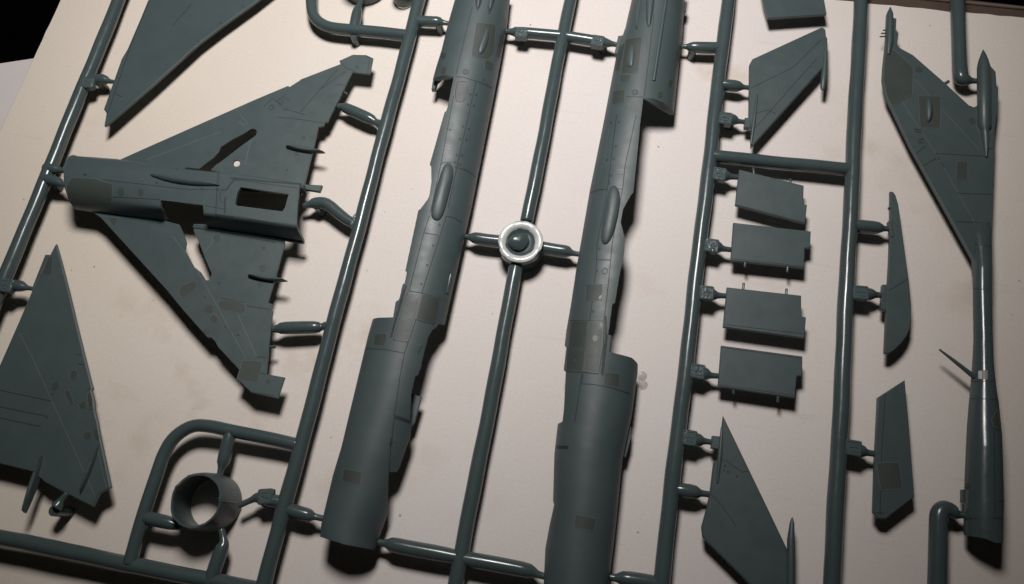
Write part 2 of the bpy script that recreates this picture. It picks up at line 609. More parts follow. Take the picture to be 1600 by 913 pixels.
# white card: its left edge and its far edge (with a rounded corner notch) are in view
def wavy(a, b, n, amp):
    r = random.Random(3); out = []
    for i in range(n):
        t = i / n
        out.append((a[0] + (b[0] - a[0]) * t + r.uniform(-amp, amp), a[1] + (b[1] - a[1]) * t + r.uniform(-amp, amp)))
    return out
top_edge = wavy((180, -190), (1180, -13), 10, 1.0) + wavy((1180, -13), (1483, 17), 14, 0.7) + \
    [(1484, 18), (1487, 22), (1490, 23), (1505, 18)] + wavy((1507, 18.5), (1760, 42), 14, 0.8)
left_edge = wavy((-120, 452), (0, 203), 8, 0.6) + wavy((0, 203), (94, 0), 16, 0.5) + [(94, 0)]
o = slab('card_sheet', [(1830, 1150), (-480, 1200)] + left_edge + top_edge, 0.0, 1.3, M_board, 'off-white card sheet the sprue lies on', 0.22, M_browne)
o = slab('paper_sheet', [(-90, 113), (52, 91.5), (140, 80), (90, 240), (-90, 480)], -1.45, 0.2, M_paper, 'corner of white paper tucked under the card', 0.03)
o = slab('cardboard_flap', [(1000, -120), (1290, -45), (1500, -2), (1760, 27), (1760, 120), (1000, 60)], -1.5, 1.5, M_brown, 'raw brown cardboard strip behind the card', 0.2)
A, B = P(1400, -11, 0), P(1780, 27, 0)
V, Fc = sweep([Vector((A.x, A.y, -1.2)), Vector((B.x, B.y, -1.2))], [0.5, 0.5], 8)
o = link('flap_edge', V, Fc, M_browne, None); lab(o, 'pale cut edge of the brown cardboard strip', kind='structure')

# ------------------------------------------------------------------ the sprue
SP = empty('model_kit_sprue')
lab(SP, 'grey-green plastic aircraft kit sprue with parts still attached to its runners', 'kit sprue')

# long runners
wobble_rod('runner', (202, -40), (-30, 528), 2.0, SP)
wobble_rod('runner', (666, -40), (406, 938), 2.0, SP)
wobble_rod('runner', (898.5, -40), (823.5, 345), 1.95, SP)
wobble_rod('runner', (806.5, 418), (706, 945), 2.0, SP)
wobble_rod('runner', (1142, -40), (1029, 945), 2.05, SP)
wobble_rod('runner', (1347, -40), (1298.5, 945), 2.05, SP)
wobble_rod('runner', (1109, 243), (1326, 265.5), 1.85, SP)
wobble_rod('runner', (-30, 834), (420, 926), 2.0, SP)
# bent runners
rod('bent_runner', [(463, 695), (430, 687), (359, 673), (330, 666), (300, 664), (270, 684), (255, 712), (249, 730), (222, 810), (203, 880)], 1.75, SP, smooth=2)
rod('bent_runner', [(638, 56), (590, 50), (535, 46), (508, 42), (490, 28), (486, 6), (487, -30)], 1.85, SP, smooth=2)
rod('bent_runner', [(1494, -30), (1496, 0), (1499, 90), (1500, 112), (1502, 124), (1512, 126), (1518, 126.5), (1529, 127)], [2, 2, 2, 2.1, 2.1, 1.6, 0.8, 0.75], SP, smooth=2)
rod('bent_runner', [(1463, 950), (1465, 913), (1466, 820), (1467, 802), (1474, 794), (1484, 797), (1493, 803), (1499, 804.5), (1511, 805)], [2.2, 2.2, 2.1, 2.1, 2.0, 1.9, 1.5, 0.85, 0.85], SP, smooth=2)

def gate(pts, rads, tab=None, posts=(), tabsize=2.0, smooth=1):
    g = rod('gate', pts, rads, SP, smooth=smooth)
    if tab:
        x, y = tab[:2]
        a = P(*pts[0][:2], ZF); b = P(*pts[-1][:2], ZF)
        d = (b - a); d.z = 0; d.normalize(); s = Vector((-d.y, d.x, 0))
        zt = ZF + 1.75
        c = P(x, y, zt); h = tabsize
        q = [c + d * h + s * h, c - d * h + s * h, c - d * h - s * h, c + d * h - s * h]
        px = [tuple(v) for v in proj(np.array([list(v) for v in q]))]
        px = rounded(px, 3.5)
        t, bv = plate('number_tab', px, zt, 2.0, g, bevel=0.3, mat=M_tab)
        # raised, worn moulding marks on the tab
        k = random.Random(int(x * 7 + y))
        V2, F2_ = [], []
        def lump(pp, r):
            v_, f_ = sweep(pp, r, 6)
            F2_.extend(tuple(i + len(V2) for i in f) for f in f_); V2.extend(v_)
        up_ = Vector((0, 0, 0.0))
        on = lambda u, v: c + d * (u * h) + s * (v * h) + up_
        lump([on(-.75, .72), on(.7, .76)], [.13, .13]); lump([on(-.8, .7), on(-.76, -.72)], [.12, .14])
        lump([on(-.5 + k.uniform(-.1, .1), k.uniform(-.1, .15)), on(-.1, k.uniform(-.1, .1)), on(.15, k.uniform(0, .3))], [.16, .22, .12])
        lump([on(.3, k.uniform(-.2, .3)), on(.5, k.uniform(-.2, .1))], [.26, .16])
        lump([on(-.4, -.45), on(.45, -.5)], [.1, .15])
        mk = link('mould_mark', V2, F2_, M_tab, g); mk['kind'] = 'stuff'
    for p in posts:
        o = post(p[0], p[1], g)
    return g

T = 1.75
gate([(128, 130), (140, 125), (160, 124), (166, 125.5), (170, 127), (182, 129)], [1.2, T, T, 1.4, .75, .6], tab=(136, 128), posts=[(158, 132)])
gate([(72, 264), (84, 264), (89, 265), (95, 266), (108, 269)], [T, T, 1.5, .8, .7])
gate([(68, 279), (80, 282), (92, 285), (97, 288), (106, 290)], [T, T, 1.6, .9, .7], posts=[(84, 288)])
gate([(3, 445), (14, 446), (32, 447), (38, 449), (43, 450), (54, 452)], [T, T, T, 1.2, .7, .6], tab=(8, 446))
gate([(600, 197), (594, 194.5), (587, 191), (580, 187), (560, 178), (540, 169), (534, 167), (518, 166)], [1.6, 1.5, 1.0, 1.8, 1.85, 1.7, 1.0, .8])
gate([(560, 350), (546, 347), (528, 333), (513, 320), (503, 317), (490, 318), (484, 320), (474, 322)], [1.4, 1.6, 1.75, 1.85, 1.85, 1.7, 1.0, .8], tab=(559, 345), posts=[(500, 328)], smooth=1)
gate([(522, 510), (508, 509.5), (503, 511), (497, 511.5), (470, 512), (440, 513), (433, 514), (420, 515)], [1.4, 1.3, .9, 1.75, 1.85, 1.8, 1.1, .9])
gate([(652, 33), (672, 34), (686, 34.5), (692, 35.5), (706, 38)], [T, T, T, .8, .7], posts=[(687, 44)])
gate([(884, 57), (850, 54), (806, 50), (799, 50), (786, 49)], [T, T, T, 1.0, .8], tab=(815, 50), posts=[(812, 58)])
gate([(884, 57), (910, 61), (940, 66), (950, 68), (957, 69), (968, 71)], [T, T, T, 1.3, .8, .7], tab=(934, 63), posts=[(943, 73)])
gate([(1124, 75), (1105, 75), (1084, 74), (1077, 73.5), (1072, 73), (1060, 73)], [T, 1.8, 1.7, 1.3, .7, .7], posts=[(1081, 84)])
gate([(780, 377), (760, 375), (742, 372), (736, 371), (732, 370.5), (720, 369)], [T, T, T, 1.2, .8, .7])
gate([(848, 387), (870, 391), (886, 393), (891, 395), (895, 396), (907, 398)], [T, T, T, 1.2, .8, .7])
gate([(1124, 132), (1136, 133), (1152, 135), (1158, 136), (1162, 136.5), (1173, 137.5)], [1.4, T, T, 1.2, .7, .7])
gate([(1121, 185), (1134, 186), (1145, 187.5), (1150, 189), (1154, 190), (1168, 191)], [1.3, T, T, 1.3, .7, .7], tab=(1134, 184), posts=[(1141, 193)])
gate([(1112, 271), (1124, 273), (1133, 275), (1138, 276), (1142, 276.5), (1160, 278)], [1.3, T, T, 1.3, .8, .7], tab=(1124, 271))
gate([(1100, 384), (1112, 385), (1122, 387), (1126, 388), (1130, 389), (1146, 391)], [1.3, T, T, 1.3, .8, .7], tab=(1112, 383))
gate([(1092, 458), (1104, 459), (1114, 461), (1118, 461.5), (1123, 462), (1139, 463)], [1.3, T, T, 1.3, .8, .7], tab=(1104, 457))
gate([(1079, 580), (1091, 582), (1103, 585), (1107, 586), (1111, 587), (1127, 588)], [1.3, T, T, 1.3, .8, .7], tab=(1090, 580))
gate([(1068, 684), (1080, 686), (1092, 688), (1097, 689), (1101, 689.5), (1118, 692)], [1.3, T, T, 1.3, .8, .7], tab=(1077, 684))
gate([(1052, 764), (1062, 766), (1085, 769), (1092, 770.5), (1096, 771), (1111, 773)], [1.3, 1.85, 1.85, 1.3, .8, .8])
gate([(1330, 350), (1340, 353), (1370, 356), (1377, 357), (1381, 357.5), (1394, 358)], [1.4, 1.8, 1.8, 1.3, .75, .75])
gate([(1325, 457), (1338, 459), (1360, 460), (1365, 460.5), (1369, 461), (1384, 462)], [1.4, 1.8, 1.7, 1.3, .8, .8], tab=(1346, 457))
gate([(1312, 700), (1325, 703), (1346, 705), (1351, 706.5), (1355, 707.5), (1370, 710)], [1.4, 1.8, 1.7, 1.3, .8, .8], tab=(1334, 700))
gate([(440, 793), (462, 800), (484, 806), (491, 807.5), (496, 808.5), (508, 811)], [1.6, 1.8, 1.75, .9, .8, .8])
gate([(716, 871), (690, 866), (640, 857), (612, 851), (606, 850), (601, 849), (584, 846)], [1.7, 1.95, 1.95, 1.9, 1.3, .9, .8])
gate([(716, 872), (735, 875), (780, 883), (826, 892), (834, 895), (840, 898), (856, 902)], [1.7, 1.95, 1.95, 1.9, 1.3, .9, .8])
gate([(1032, 913), (1010, 909), (975, 904), (967, 903.5), (962, 903), (946, 901)], [1.7, 1.85, 1.85, 1.3, .9, .8])
gate([(360, 676), (357, 689), (349, 722), (347, 728), (345, 734), (342, 748)], [1.5, 1.75, 1.75, 1.2, .8, .8])
gate([(219, 808), (232, 810), (264, 817), (272, 820), (282, 823)], [1.5, 1.75, 1.75, 1.4, .9])
gate([(445, 786), (428, 783), (408, 778), (400, 778), (394, 781), (374, 790)], [1.5, 1.75, 1.75, 1.3, .8, .8], tab=(414, 776), posts=[(420, 786)])
gate([(328, 912), (334, 893), (347, 856), (350, 849), (349, 842), (346, 828)], [1.6, 1.85, 1.75, 1.3, .9, .8])
gate([(552, 46), (555, 36), (558, 20), (560, 12), (562, 6), (566, -8)], [1.6, 1.75, 1.75, 1.2, .8, .8], posts=[(555, 62)])

# small attachment blocks moulded between gates and parts
def block(name, poly, z, thick, parent, mat=None):
    return plate(name, poly, z, thick, parent, bevel=0.15, mat=mat)[0]

# central injection point
HC = P(813, 377, 7.8)
hub = lathe('injection_hub', HC, [(5.2, 0.8), (6.0, 0.8), (6.25, 1.2), (6.35, 5.0), (6.4, 7.35), (6.25, 7.6), (5.9, 7.7), (5.0, 7.55)], SP, M_run, 64)
lathe('hub_rim', HC, [(6.36, 7.3), (6.3, 7.6), (6.0, 7.82), (5.5, 7.86), (5.0, 7.8), (4.6, 7.6), (4.3, 7.2), (4.1, 6.95)], hub, M_rim, 64)
lathe('hub_dish', HC, [(4.3, 7.1), (4.1, 6.9), (3.8, 6.8), (3.5, 6.5), (2.9, 6.25), (0.01, 6.2)], hub, M_run, 64)
_r = random.Random(4)
for v in bpy.data.objects['hub_rim'].data.vertices:
    a = math.atan2(v.co.y / MM - HC.y, v.co.x / MM - HC.x)
    v.co.z += MM * (0.10 * math.sin(3 * a) + 0.06 * math.sin(8 * a + 2) + _r.uniform(-.03, .03))
def nub():
    c = P(812, 377, 8.2); V, Fc = [], []
    K, Q = 28, 12
    ax = Vector((0.30, -0.18, 1)).normalized(); u = ax.orthogonal().normalized(); v = ax.cross(u)
    for i in range(Q + 1):
        f = i / Q
        r = 2.7 * math.sqrt(max(0, 1 - (f ** 6))) if i < Q else 0.02
        for k in range(K):
            a = 2 * math.pi * k / K
            r2 = r * (1 + 0.10 * math.cos(2 * a + .6) + 0.06 * math.sin(3 * a + 1)) * (1 - 0.12 * f * max(0, math.cos(a - 2.2)))
            V.append(c + ax * (-2.4 + 2.6 * f) + u * (r2 * math.cos(a)) + v * (r2 * math.sin(a)))
    for i in range(Q):
        for k in range(K):
            k2 = (k + 1) % K
            Fc.append((i * K + k, i * K + k2, (i + 1) * K + k2, (i + 1) * K + k))
    return link('hub_nub', V, Fc, M_run, hub)
nub()

# ---------------------------------------------------------------- fuselage half on the left
F1L = [(714, -30), (710.6, 0), (700, 37), (683, 100), (674, 138), (664, 180), (645, 260), (625, 340), (605, 420), (585, 496), (571, 545), (533, 700), (502, 819), (499, 840), (497, 860)]
F1R = [(803, -30), (797, 0), (793, 37), (783, 93), (772, 150), (737, 325), (697, 508), (684, 560), (664, 640), (645, 690), (608, 800), (592, 845), (584, 880)]
S1 = [(716, -60), (710.6, 0), (700, 37), (690, 78), (683, 100), (677.5, 119), (673.5, 139), (678.6, 139.5), (681.4, 128.5), (688, 122), (709, 119),
      (699, 168), (697, 174), (694.5, 175.4), (671, 258), (673.5, 260), (674, 283), (671, 304), (669, 310), (656.6, 327), (653.5, 328.5),
      (633, 424), (635.5, 425), (632, 443), (629, 444), (623.5, 468), (618, 472), (614, 496), (586, 496), (581.5, 499), (578, 512), (533, 700),
      (520, 743), (502, 819), (500, 839), (540, 852), (585, 860), (595, 834), (606, 804), (607.5, 738), (620, 738), (625, 729), (641, 684),
      (643, 668), (641, 655), (643, 615), (649, 588), (654, 586), (669, 528), (675.5, 516), (683, 511), (685, 507), (695, 508),
      (737.5, 322), (772, 150), (783, 93), (793, 37), (797, 0), (806, -60)]
h1 = lambda y: float(np.interp(y, [-30, 100, 300, 500, 700, 850], [7.8, 8.0, 7.6, 7.8, 7.8, 7.4]))
F1, B1 = shell('fuselage_half', F1L, F1R, -28, 846, 19, S1, h1, SP)
lab(F1, 'left fuselage half with convex side up, cut back at the wing root')
ribbons('panel_lines', B1, [
    [(738, 11), (725, 64), (713, 115)], [(708.7, 150), (689, 256), (679.5, 300), (672, 333)], [(671, 337), (662, 364.6), (639, 455)],
    [(744, 127), (736, 162), (714, 260), (700, 325)], [(697, 339), (659, 458)], [(650, 499), (637, 537), (632, 552), (625, 588), (616, 651), (612, 690)],
    [(712, 120), (725, 121), (750, 129), (770, 138)], [(689, 257), (694, 254), (706, 254)], [(710, 261), (729.5, 266.5), (743, 277)],
    [(696, 338), (710, 340.5), (722, 349)], [(663, 364), (685, 368)], [(639, 455), (658, 458), (687.6, 466)], [(572, 545), (600, 546), (632, 552)],
    [(637, 458), (615, 532)], [(650, 499.5), (678, 507)], [(637, 535), (615, 531)], [(687.6, 466), (685, 484), (678, 507)], [(653, 552), (660, 540)]], 0.25, F1)
ribbons('deep_grooves', B1, [{'p': [(634.5, 446), (611, 527)], 'w': 0.55}, {'p': [(631, 452), (613, 515)], 'w': 0.3}, {'p': [(616, 651.5), (628, 655), (641, 660)], 'w': 0.9}, {'p': [(612, 690), (609.5, 697)], 'w': 0.7}, {'p': [(611, 684), (608, 738)], 'w': 0.25}], 0.4, F1)  # flat dark ribbons, shade of the recesses painted on
rings_on('fasteners', B1, [(723.5, 198), (732.5, 202), (719, 217.5), (728.5, 218.5), (714, 242.5), (722, 243.6), (710.7, 254), (718, 257), (731, 163.5), (740.5, 165.6),
    (686.4, 351.3), (676.7, 384), (667.6, 414.7), (658.7, 444), (735, 148), (744, 149), (703, 203), (727.4, 112.7, 0.95), (727.4, 112.7, 0.55), (755, 125, .3), (766, 137, .3)], F1, 0.36)
ribbons('raised_lines', B1, [{'p': [(692, 226), (705, 229)], 'w': .3}, {'p': [(691, 230), (704, 233)], 'w': .3}, [(666, 150 + 0), (667, 151)], [(701, 160), (692, 200)], [(676, 262), (660, 330)]], 0.14, F1, mat=M_lit_line)
patch('access_panel', B1, [(637, 460), (658.2, 459), (649, 498), (637, 534), (616, 531)], F1, M_patch_light)
patch('access_panel', B1, [(659.5, 459.5), (687, 466.5), (685, 484), (677, 505.5), (650.5, 498.5)], F1, M_patch)
patch('access_panel', B1, [(586, 522), (604, 521), (605, 527), (601, 541), (584, 540)], F1)
patch('access_panel', B1, [(537.5, 733), (566, 738), (562.5, 759), (535, 752)], F1, rnd=0)
patch('access_panel', B1, [(744, 35), (775, 39), (771, 84), (762, 95), (736, 88)], F1)
patch('access_panel', B1, [(758, 92), (772, 100), (768, 113), (757, 107)], F1)
patch('access_panel', B1, [(781, 54), (787, 54), (780, 93), (774, 88)], F1)
patch('access_panel', B1, [(690, 83), (698, 82), (695, 92), (689, 93)], F1)
patch('access_panel', B1, [(690, 106), (698, 105), (696, 116), (689, 117)], F1)
o = patch('hatch_cover', B1, [(714, 126), (731, 127), (732, 140), (725, 160), (712, 159), (709, 148)], F1, M_patch_light, lift=0.12, rnd=2)
ribbons('hatch_outline', B1, [[(716, 127), (730, 128.5), (731.5, 134), (728, 152), (722, 159.5), (714, 158), (711, 151), (713.5, 133), (716, 127)]], 0.2, F1, lift=0.14)
patch('long_blister', B1, [(700, 254.5), (706, 258), (708.7, 268), (706.6, 283), (696, 326), (690, 341), (684, 346), (676, 343), (673, 334), (677.5, 308), (688, 273), (694, 258)], F1, M_fus, dome=1.25, rings=9)
patch('teardrop_blister', B1, [(760, 42), (763.5, 46), (763, 62), (757, 80), (751, 86), (747, 82), (748, 72), (754, 56)], F1, M_fus, dome=0.75, rings=6)
patch('scoop', B1, [(744, -22), (756, -20), (752, 3), (746.5, 17), (743.5, 4)], F1, M_fus, dome=0.7, rings=6)
patch('scoop', B1, [(766, -20), (774, -18), (771, 4), (764.5, 22), (763, 6)], F1, M_fus, dome=0.6, rings=6)
ribbons('scoop_outline', B1, [[(754, -6), (752.5, 5), (746, 18), (743, 5), (743.5, -6)], [(774, -6), (771, 6), (764, 23), (762, 8)]], 0.25, F1)
V, Fc = sweep([hit(B1, 704.2, 429)[0], hit(B1, 698.5, 458)[0]], [0.42, 0.42], 10); link('raised_rail', V, Fc, M_run, F1)
block('hinge_tab', [(643, 614), (659, 621), (647, 661), (641, 668)], ZF + 1.0, 0.7, F1)
block('intake_lip', [(686, 112), (690, 121), (683, 127.5), (679.5, 139), (674, 139.5), (677, 120)], ZF + 1.3, 1.6, F1)
rod('locating_pin', [(668, 524, 5), (670.5, 518, 5)], .5, F1)
rod('locating_pin', [(654, 577, 5), (656.5, 571, 5)], .5, F1)

# ---------------------------------------------------------------- fuselage half on the right
F2L = [(992, -30), (987, 0), (977, 44), (963, 88), (944, 180), (921, 298), (900, 410), (889, 480), (880, 560), (874, 640), (865, 720), (863, 784), (852, 857), (849, 899), (847, 950)]
F2R = [(1074, -30), (1070, 0), (1067, 44), (1052, 185), (1041, 260), (1028, 340), (1015, 420), (1005, 500), (997, 575), (990, 640), (974, 716), (962, 825), (952, 913), (948, 960)]
S2 = [(996, -60), (987, 0), (977, 44), (972, 57), (963, 88), (956, 123), (942, 197), (921.5, 298), (900.5, 420), (891.5, 479), (881, 539), (885, 544), (880.5, 579), (884, 581),
      (881, 640), (878.5, 660), (869, 662), (866, 713), (864, 784), (866, 788), (859, 819), (852, 857), (850, 899), (848, 960), (949, 960), (953, 899), (962, 825), (973, 716), (984, 665), (989, 640),
      (996.6, 580), (996.6, 568), (986, 558), (965, 552), (952, 550), (955, 525), (950.6, 523.5), (957, 475), (961, 474), (969, 426), (975, 400), (977, 373), (970, 348), (973.6, 327), (986, 305),
      (990, 301), (999, 211.5), (1000, 197), (1005.6, 153), (1020, 155), (1035, 162), (1048, 175), (1052, 184), (1055.5, 178), (1063, 99), (1067, 44), (1070, 0), (1076, -60)]
F2, B2 = shell('fuselage_half', F2L, F2R, -28, 935, 12, S2, h1, SP)
lab(F2, 'right fuselage half with convex side up, square intake lip at its far end')
ribbons('panel_lines', B2, [
    [(1022, 22), (1006.7, 151)], [(994, 180), (976.7, 259), (972.8, 295.6), (957, 377), (953, 420), (949, 458), (943.6, 501)],
    [(963.6, 180), (949, 295.6), (933, 382), (931.5, 420), (923, 491), (916.5, 531), (908.6, 589), (898, 660)],
    [(921.5, 302), (935, 297), (949, 295.6)], [(966, 295), (973, 296)], [(932, 406), (954, 406.5)], [(910, 600), (928, 601), (955, 606), (983.5, 615.5)], [(890, 501), (943, 502)],
    [(979, 151), (1005.6, 152)], [(886, 546), (914, 545.5)], [(884, 581), (912, 582), (935, 585)], [(935, 584), (943, 540), (944, 502)], [(909, 600), (911, 584)]], 0.25, F2)
ribbons('deep_grooves', B2, [{'p': [(868, 698.6), (888, 699.6)], 'w': 0.85}, {'p': [(946.5, 494), (947, 525), (939.5, 585)], 'w': 0.45}, {'p': [(949, 523), (942, 587)], 'w': 0.4}], 0.4, F2)
rings_on('fasteners', B2, [(962, 229), (959, 249), (954.5, 274.5), (952, 287), (967, 191), (955, 192), (949, 250), (936.5, 388.6), (933, 423.5), (926.7, 486.7), (945, 424, 0.9), (992, 144.6, 1.0), (992, 144.6, .6), (951, 283, .3)], F2, 0.36)
ribbons('raised_lines', B2, [{'p': [(963, 265.5), (980, 267)], 'w': .3}, {'p': [(962, 269), (979, 270.5)], 'w': .3}, [(952, 200), (944, 250), (934, 290)], [(925, 310), (908, 400)]], 0.14, F2, mat=M_lit_line)
patch('access_panel', B2, [(916.5, 445), (942, 444), (941.5, 470), (914, 471)], F2, rnd=0)
patch('access_panel', B2, [(893, 502.5), (919, 502), (914, 544.5), (888.5, 544.5)], F2, rnd=0)
patch('access_panel', B2, [(920.5, 502.5), (943, 503), (940, 545), (934.5, 583.5), (912.5, 580.5)], F2, M_patch_light, rnd=0)
patch('access_panel', B2, [(887, 547.5), (914.2, 546.5), (910.5, 580.5), (885, 580)], F2, rnd=0)
patch('access_panel', B2, [(945, 581.6), (969, 584.5), (967, 606), (942.5, 601.5)], F2)
patch('access_panel', B2, [(899, 803.6), (931.5, 811), (928, 830), (897, 825)], F2, rnd=0)
patch('access_panel', B2, [(978, 62), (1004, 57), (997, 115), (970, 116)], F2)
patch('access_panel', B2, [(971, 70), (977.5, 66), (968.5, 109.6), (960.5, 113)], F2)
patch('access_panel', B2, [(968.5, 117.5), (987, 116.5), (984, 128), (969, 130)], F2)
patch('access_panel', B2, [(958.5, 142.5), (977, 140), (976, 161), (956, 164)], F2, rnd=0)
patch('access_panel', B2, [(1045, 125), (1051, 124), (1050, 136), (1044, 137)], F2)
patch('access_panel', B2, [(1028, 144), (1036, 143), (1035, 154), (1027, 154)], F2)
patch('hatch_cover', B2, [(984, 159), (993, 157), (998, 165), (996.5, 174), (989, 173), (983, 167)], F2, M_patch_light, lift=0.1, rnd=2)
patch('scuff_mark', B2, circle_px(930, 529, 4.2, 12, 5), F2, M_scuff, lift=0.075, rnd=0, rings=2)
patch('scuff_mark', B2, [(936, 505), (941, 504), (941, 513), (938, 510)], F2, M_scuff, lift=0.075, rings=2)
patch('scuff_mark', B2, [(936, 463), (941, 460), (940, 468), (935, 468)], F2, M_scuff, lift=0.075, rings=2)
patch('scuff_mark', B2, circle_px(898.5, 563.5, 2.4, 10), F2, M_patch_light, lift=0.075, rnd=0, rings=2)
patch('long_blister', B2, [(959, 288.5), (966, 295), (969, 305), (967.5, 332), (959.6, 364), (951.7, 379.7), (944, 383.6), (939, 376), (940, 358.7), (945, 327), (951.7, 295.6)], F2, M_fus, dome=1.25, rings=9)
patch('teardrop_blister', B2, [(988, 69), (992, 76), (991, 96), (987, 107), (978, 103), (979, 92), (983, 76)], F2, M_fus, dome=0.7, rings=6)
patch('scoop', B2, [(1010, -25), (1024, -22), (1021, 14), (1016, 40), (1012.5, 42), (1010, 30), (1010, 8)], F2, M_fus, dome=0.8, rings=6)
ribbons('scoop_outline', B2, [[(1022.5, -6), (1021, 14), (1016.5, 39), (1013, 43), (1010, 31), (1010, 6), (1011, -8)], [(1000, 2), (996.5, 30), (995, 47), (993.5, 40), (996, 12)]], 0.28, F2)
patch('scoop', B2, [(996, -16), (1003, -14), (999, 25), (995, 46), (993, 38)], F2, M_fus, dome=0.5, rings=6)
def rail(bv, a, b, r, parent, sink=0.1, n=14):
    pts = []
    for i in range(n + 1):
        t = i / n; h = hit(bv, a[0] + (b[0] - a[0]) * t, a[1] + (b[1] - a[1]) * t)
        if h: pts.append(h[0] - h[1] * sink)
    if len(pts) < 2: return None
    V, Fc = sweep(pts, [r] * len(pts), 10)
    return link('raised_rail', V, Fc, M_fus, parent)
rail(B2, (1044, -22), (1021.5, 126), 0.55, F2)
rail(B2, (893, 460), (890, 488), 0.3, F2, 0)
block('locating_tab', [(966, 56), (973.5, 55), (970, 85), (960, 84)], ZF + 1.2, 1.6, F2)
block('locating_tab', [(1067, 2), (1073.5, 5), (1072, 17), (1066, 18)], ZF + 1.0, 1.4, F2)
block('intake_wedge', [(946, 492), (949.5, 521), (956, 525), (950, 552), (941.5, 588), (938.5, 586), (944.5, 545)], ZF + 5.6, 2.6, F2)
block('lip_edge', [(984, 665), (987, 668), (985, 690), (978, 715), (974, 714), (977, 700)], ZF + 0.3, 0.7, F2)

# ---------------------------------------------------------------- delta wing with the belly of the fuselage
DW = empty('delta_wing', SP)
lab(DW, 'underside delta wing moulded with a belly trough and wheel well openings')
ZW = 6.0
up = [(170, 262), (187, 249.5), (235, 228), (400, 155), (450, 134), (452, 136), (467, 126.5), (470, 124), (532, 100), (530, 95), (551, 85.5), (572, 86), (583, 91), (578, 116), (551, 113.5),
      (542, 130), (512, 191), (507, 192), (506, 197), (497.5, 199), (489, 235), (476, 288), (470, 305), (400, 300), (300, 290), (220, 282)]
slot = [(267, 270), (270.5, 263.6), (277, 263), (285, 268), (290, 262), (311, 264), (321, 256), (333, 247), (341, 238), (344, 230), (363.6, 217.7), (381, 209), (390, 203), (395, 201), (400, 203), (401, 207),
        (399.5, 211.5), (378, 227), (351, 248), (335.6, 259), (328.5, 266), (350, 271.3), (336, 271), (329, 277.4), (290, 273.5)]
W_up, BU = plate('wing_panel', up, ZW, 0.55, DW, holes=[slot, circle_px(369.5, 255.5, 5.4, 18, 5.0)])
lw = [(137, 327), (157, 340), (260, 453), (287, 486), (324, 527.6), (330, 527.6), (336, 534), (341, 543), (373.6, 578), (369, 593), (376, 598), (393, 614), (434, 623), (445, 590), (416, 584.6), (426, 486), (424, 485), (425, 475),
      (418.6, 473), (431.5, 429), (445, 381), (444, 370), (325, 350), (302, 350), (302.5, 362), (310, 377), (320, 404), (330.5, 428), (326, 438), (321, 438), (313, 425), (302.5, 416.6), (289, 391.6), (291, 379), (285, 362), (280, 351), (257, 345), (190, 330)]
W_lo, BL = plate('wing_panel', lw, ZW, 0.6, DW)
TL = [(105, 238), (126, 246.5), (155, 248.5), (187, 252), (230, 260), (270, 271), (350, 279), (400, 285), (480, 297)]   # far base line (x increasing)
TB = [(118, 327), (137, 330), (187, 337), (257, 346), (302, 354), (400, 368), (476, 380)]                                # near base line
BU_ = [0, .1, .2, .55, .72, .78, .82, .9, 1.0]; BC_ = [-1, -.97, -.86, 0, .62, .74, .80, .90, 1.0]; BS_ = [0, .72, .95, 1.0, 1.0, 1.0, .88, .48, 0]   # flat roof, one sloping side
def belly():
    n = 190; cols = 34
    V = []
    rows = []
    for i in range(n + 1):
        t = i / n
        xa = 122 + (479 - 122) * t; xb = 118 + (475 - 118) * t
        A = P(xa, float(np.interp(xa, [p[0] for p in TL], [p[1] for p in TL])), ZW)
        B = P(xb, float(np.interp(xb, [p[0] for p in TB], [p[1] for p in TB])), ZW)
        e = min(1, max(0, (t - 0.05) / 0.5)); e = e * e * (3 - 2 * e)
        h = 6.4
        if t > 0.655: h += 0.25
        rows.append((A, B, e, h))
    for k in (1.0, 0.87):
        for A, B, e, h in rows:
            mid = (A + B) / 2; hv = (B - A) / 2
            for j in range(cols + 1):
                a = math.pi * j / cols
                u = j / cols
                bc = float(np.interp(u, BU_, BC_)); bs = float(np.interp(u, BU_, BS_))
                c = -math.cos(a) * (1 - e) + bc * e; s = math.sin(a) * (1 - e) + bs * e
                V.append(Vector((mid.x + hv.x * c * k, mid.y + hv.y * c * k, mid.z + hv.z * c - 0.4 + (h + 0.4) * s * k)))
    nr, nc = n + 1, cols + 1; off = nr * nc; Fc = []
    for i in range(nr - 1):
        for j in range(cols):
            a = i * nc + j
            Fc.append((a, a + 1, a + nc + 1, a + nc)); Fc.append((off + a, off + a + nc, off + a + nc + 1, off + a + 1))
        for j in (0, cols):
            a = i * nc + j
            Fc.append((a, a + nc, off + a + nc, off + a))
    for i in (0, nr - 1):
        for j in range(cols):
            a = i * nc + j
            Fc.append((a, off + a, off + a + 1, a + 1))
    return V, Fc
V, Fc = belly()
BELLY = link('belly_trough', V, Fc, M_part, DW, True, 40); BB = bvh_of(V, Fc)
def q(bv, x, y, dz=0):
    h = hit(bv, x, y); return h[0]
well = [q(BB, *p) for p in ((376, 292.5), (380, 293), (451, 303.5), (450.5, 306), (445, 325), (441, 330.5), (370, 321.5), (367.5, 318), (371, 301))]
gap = [q(BB, 251, 313), q(BB, 300, 318.5), q(BB, 317, 320.5), q(BB, 318.5, 332), P(326, 356, ZW), P(326, 362, ZW), P(302, 361, ZW), P(258, 353, ZW), P(256, 346, ZW), q(BB, 251, 325)]
cut(BELLY, [(well, 1, 20), (gap, 1, 20)])
block('trough_tab', [(474, 288), (503, 289.5), (499, 299.5), (478, 296)], ZW + 0.5, 1.2, DW)
V, Fc = sweep([P(302, 355, ZW), P(380, 366, ZW), P(475, 380, ZW)], [0.35] * 3, 8); link('trough_flange', V, Fc, M_part, DW)
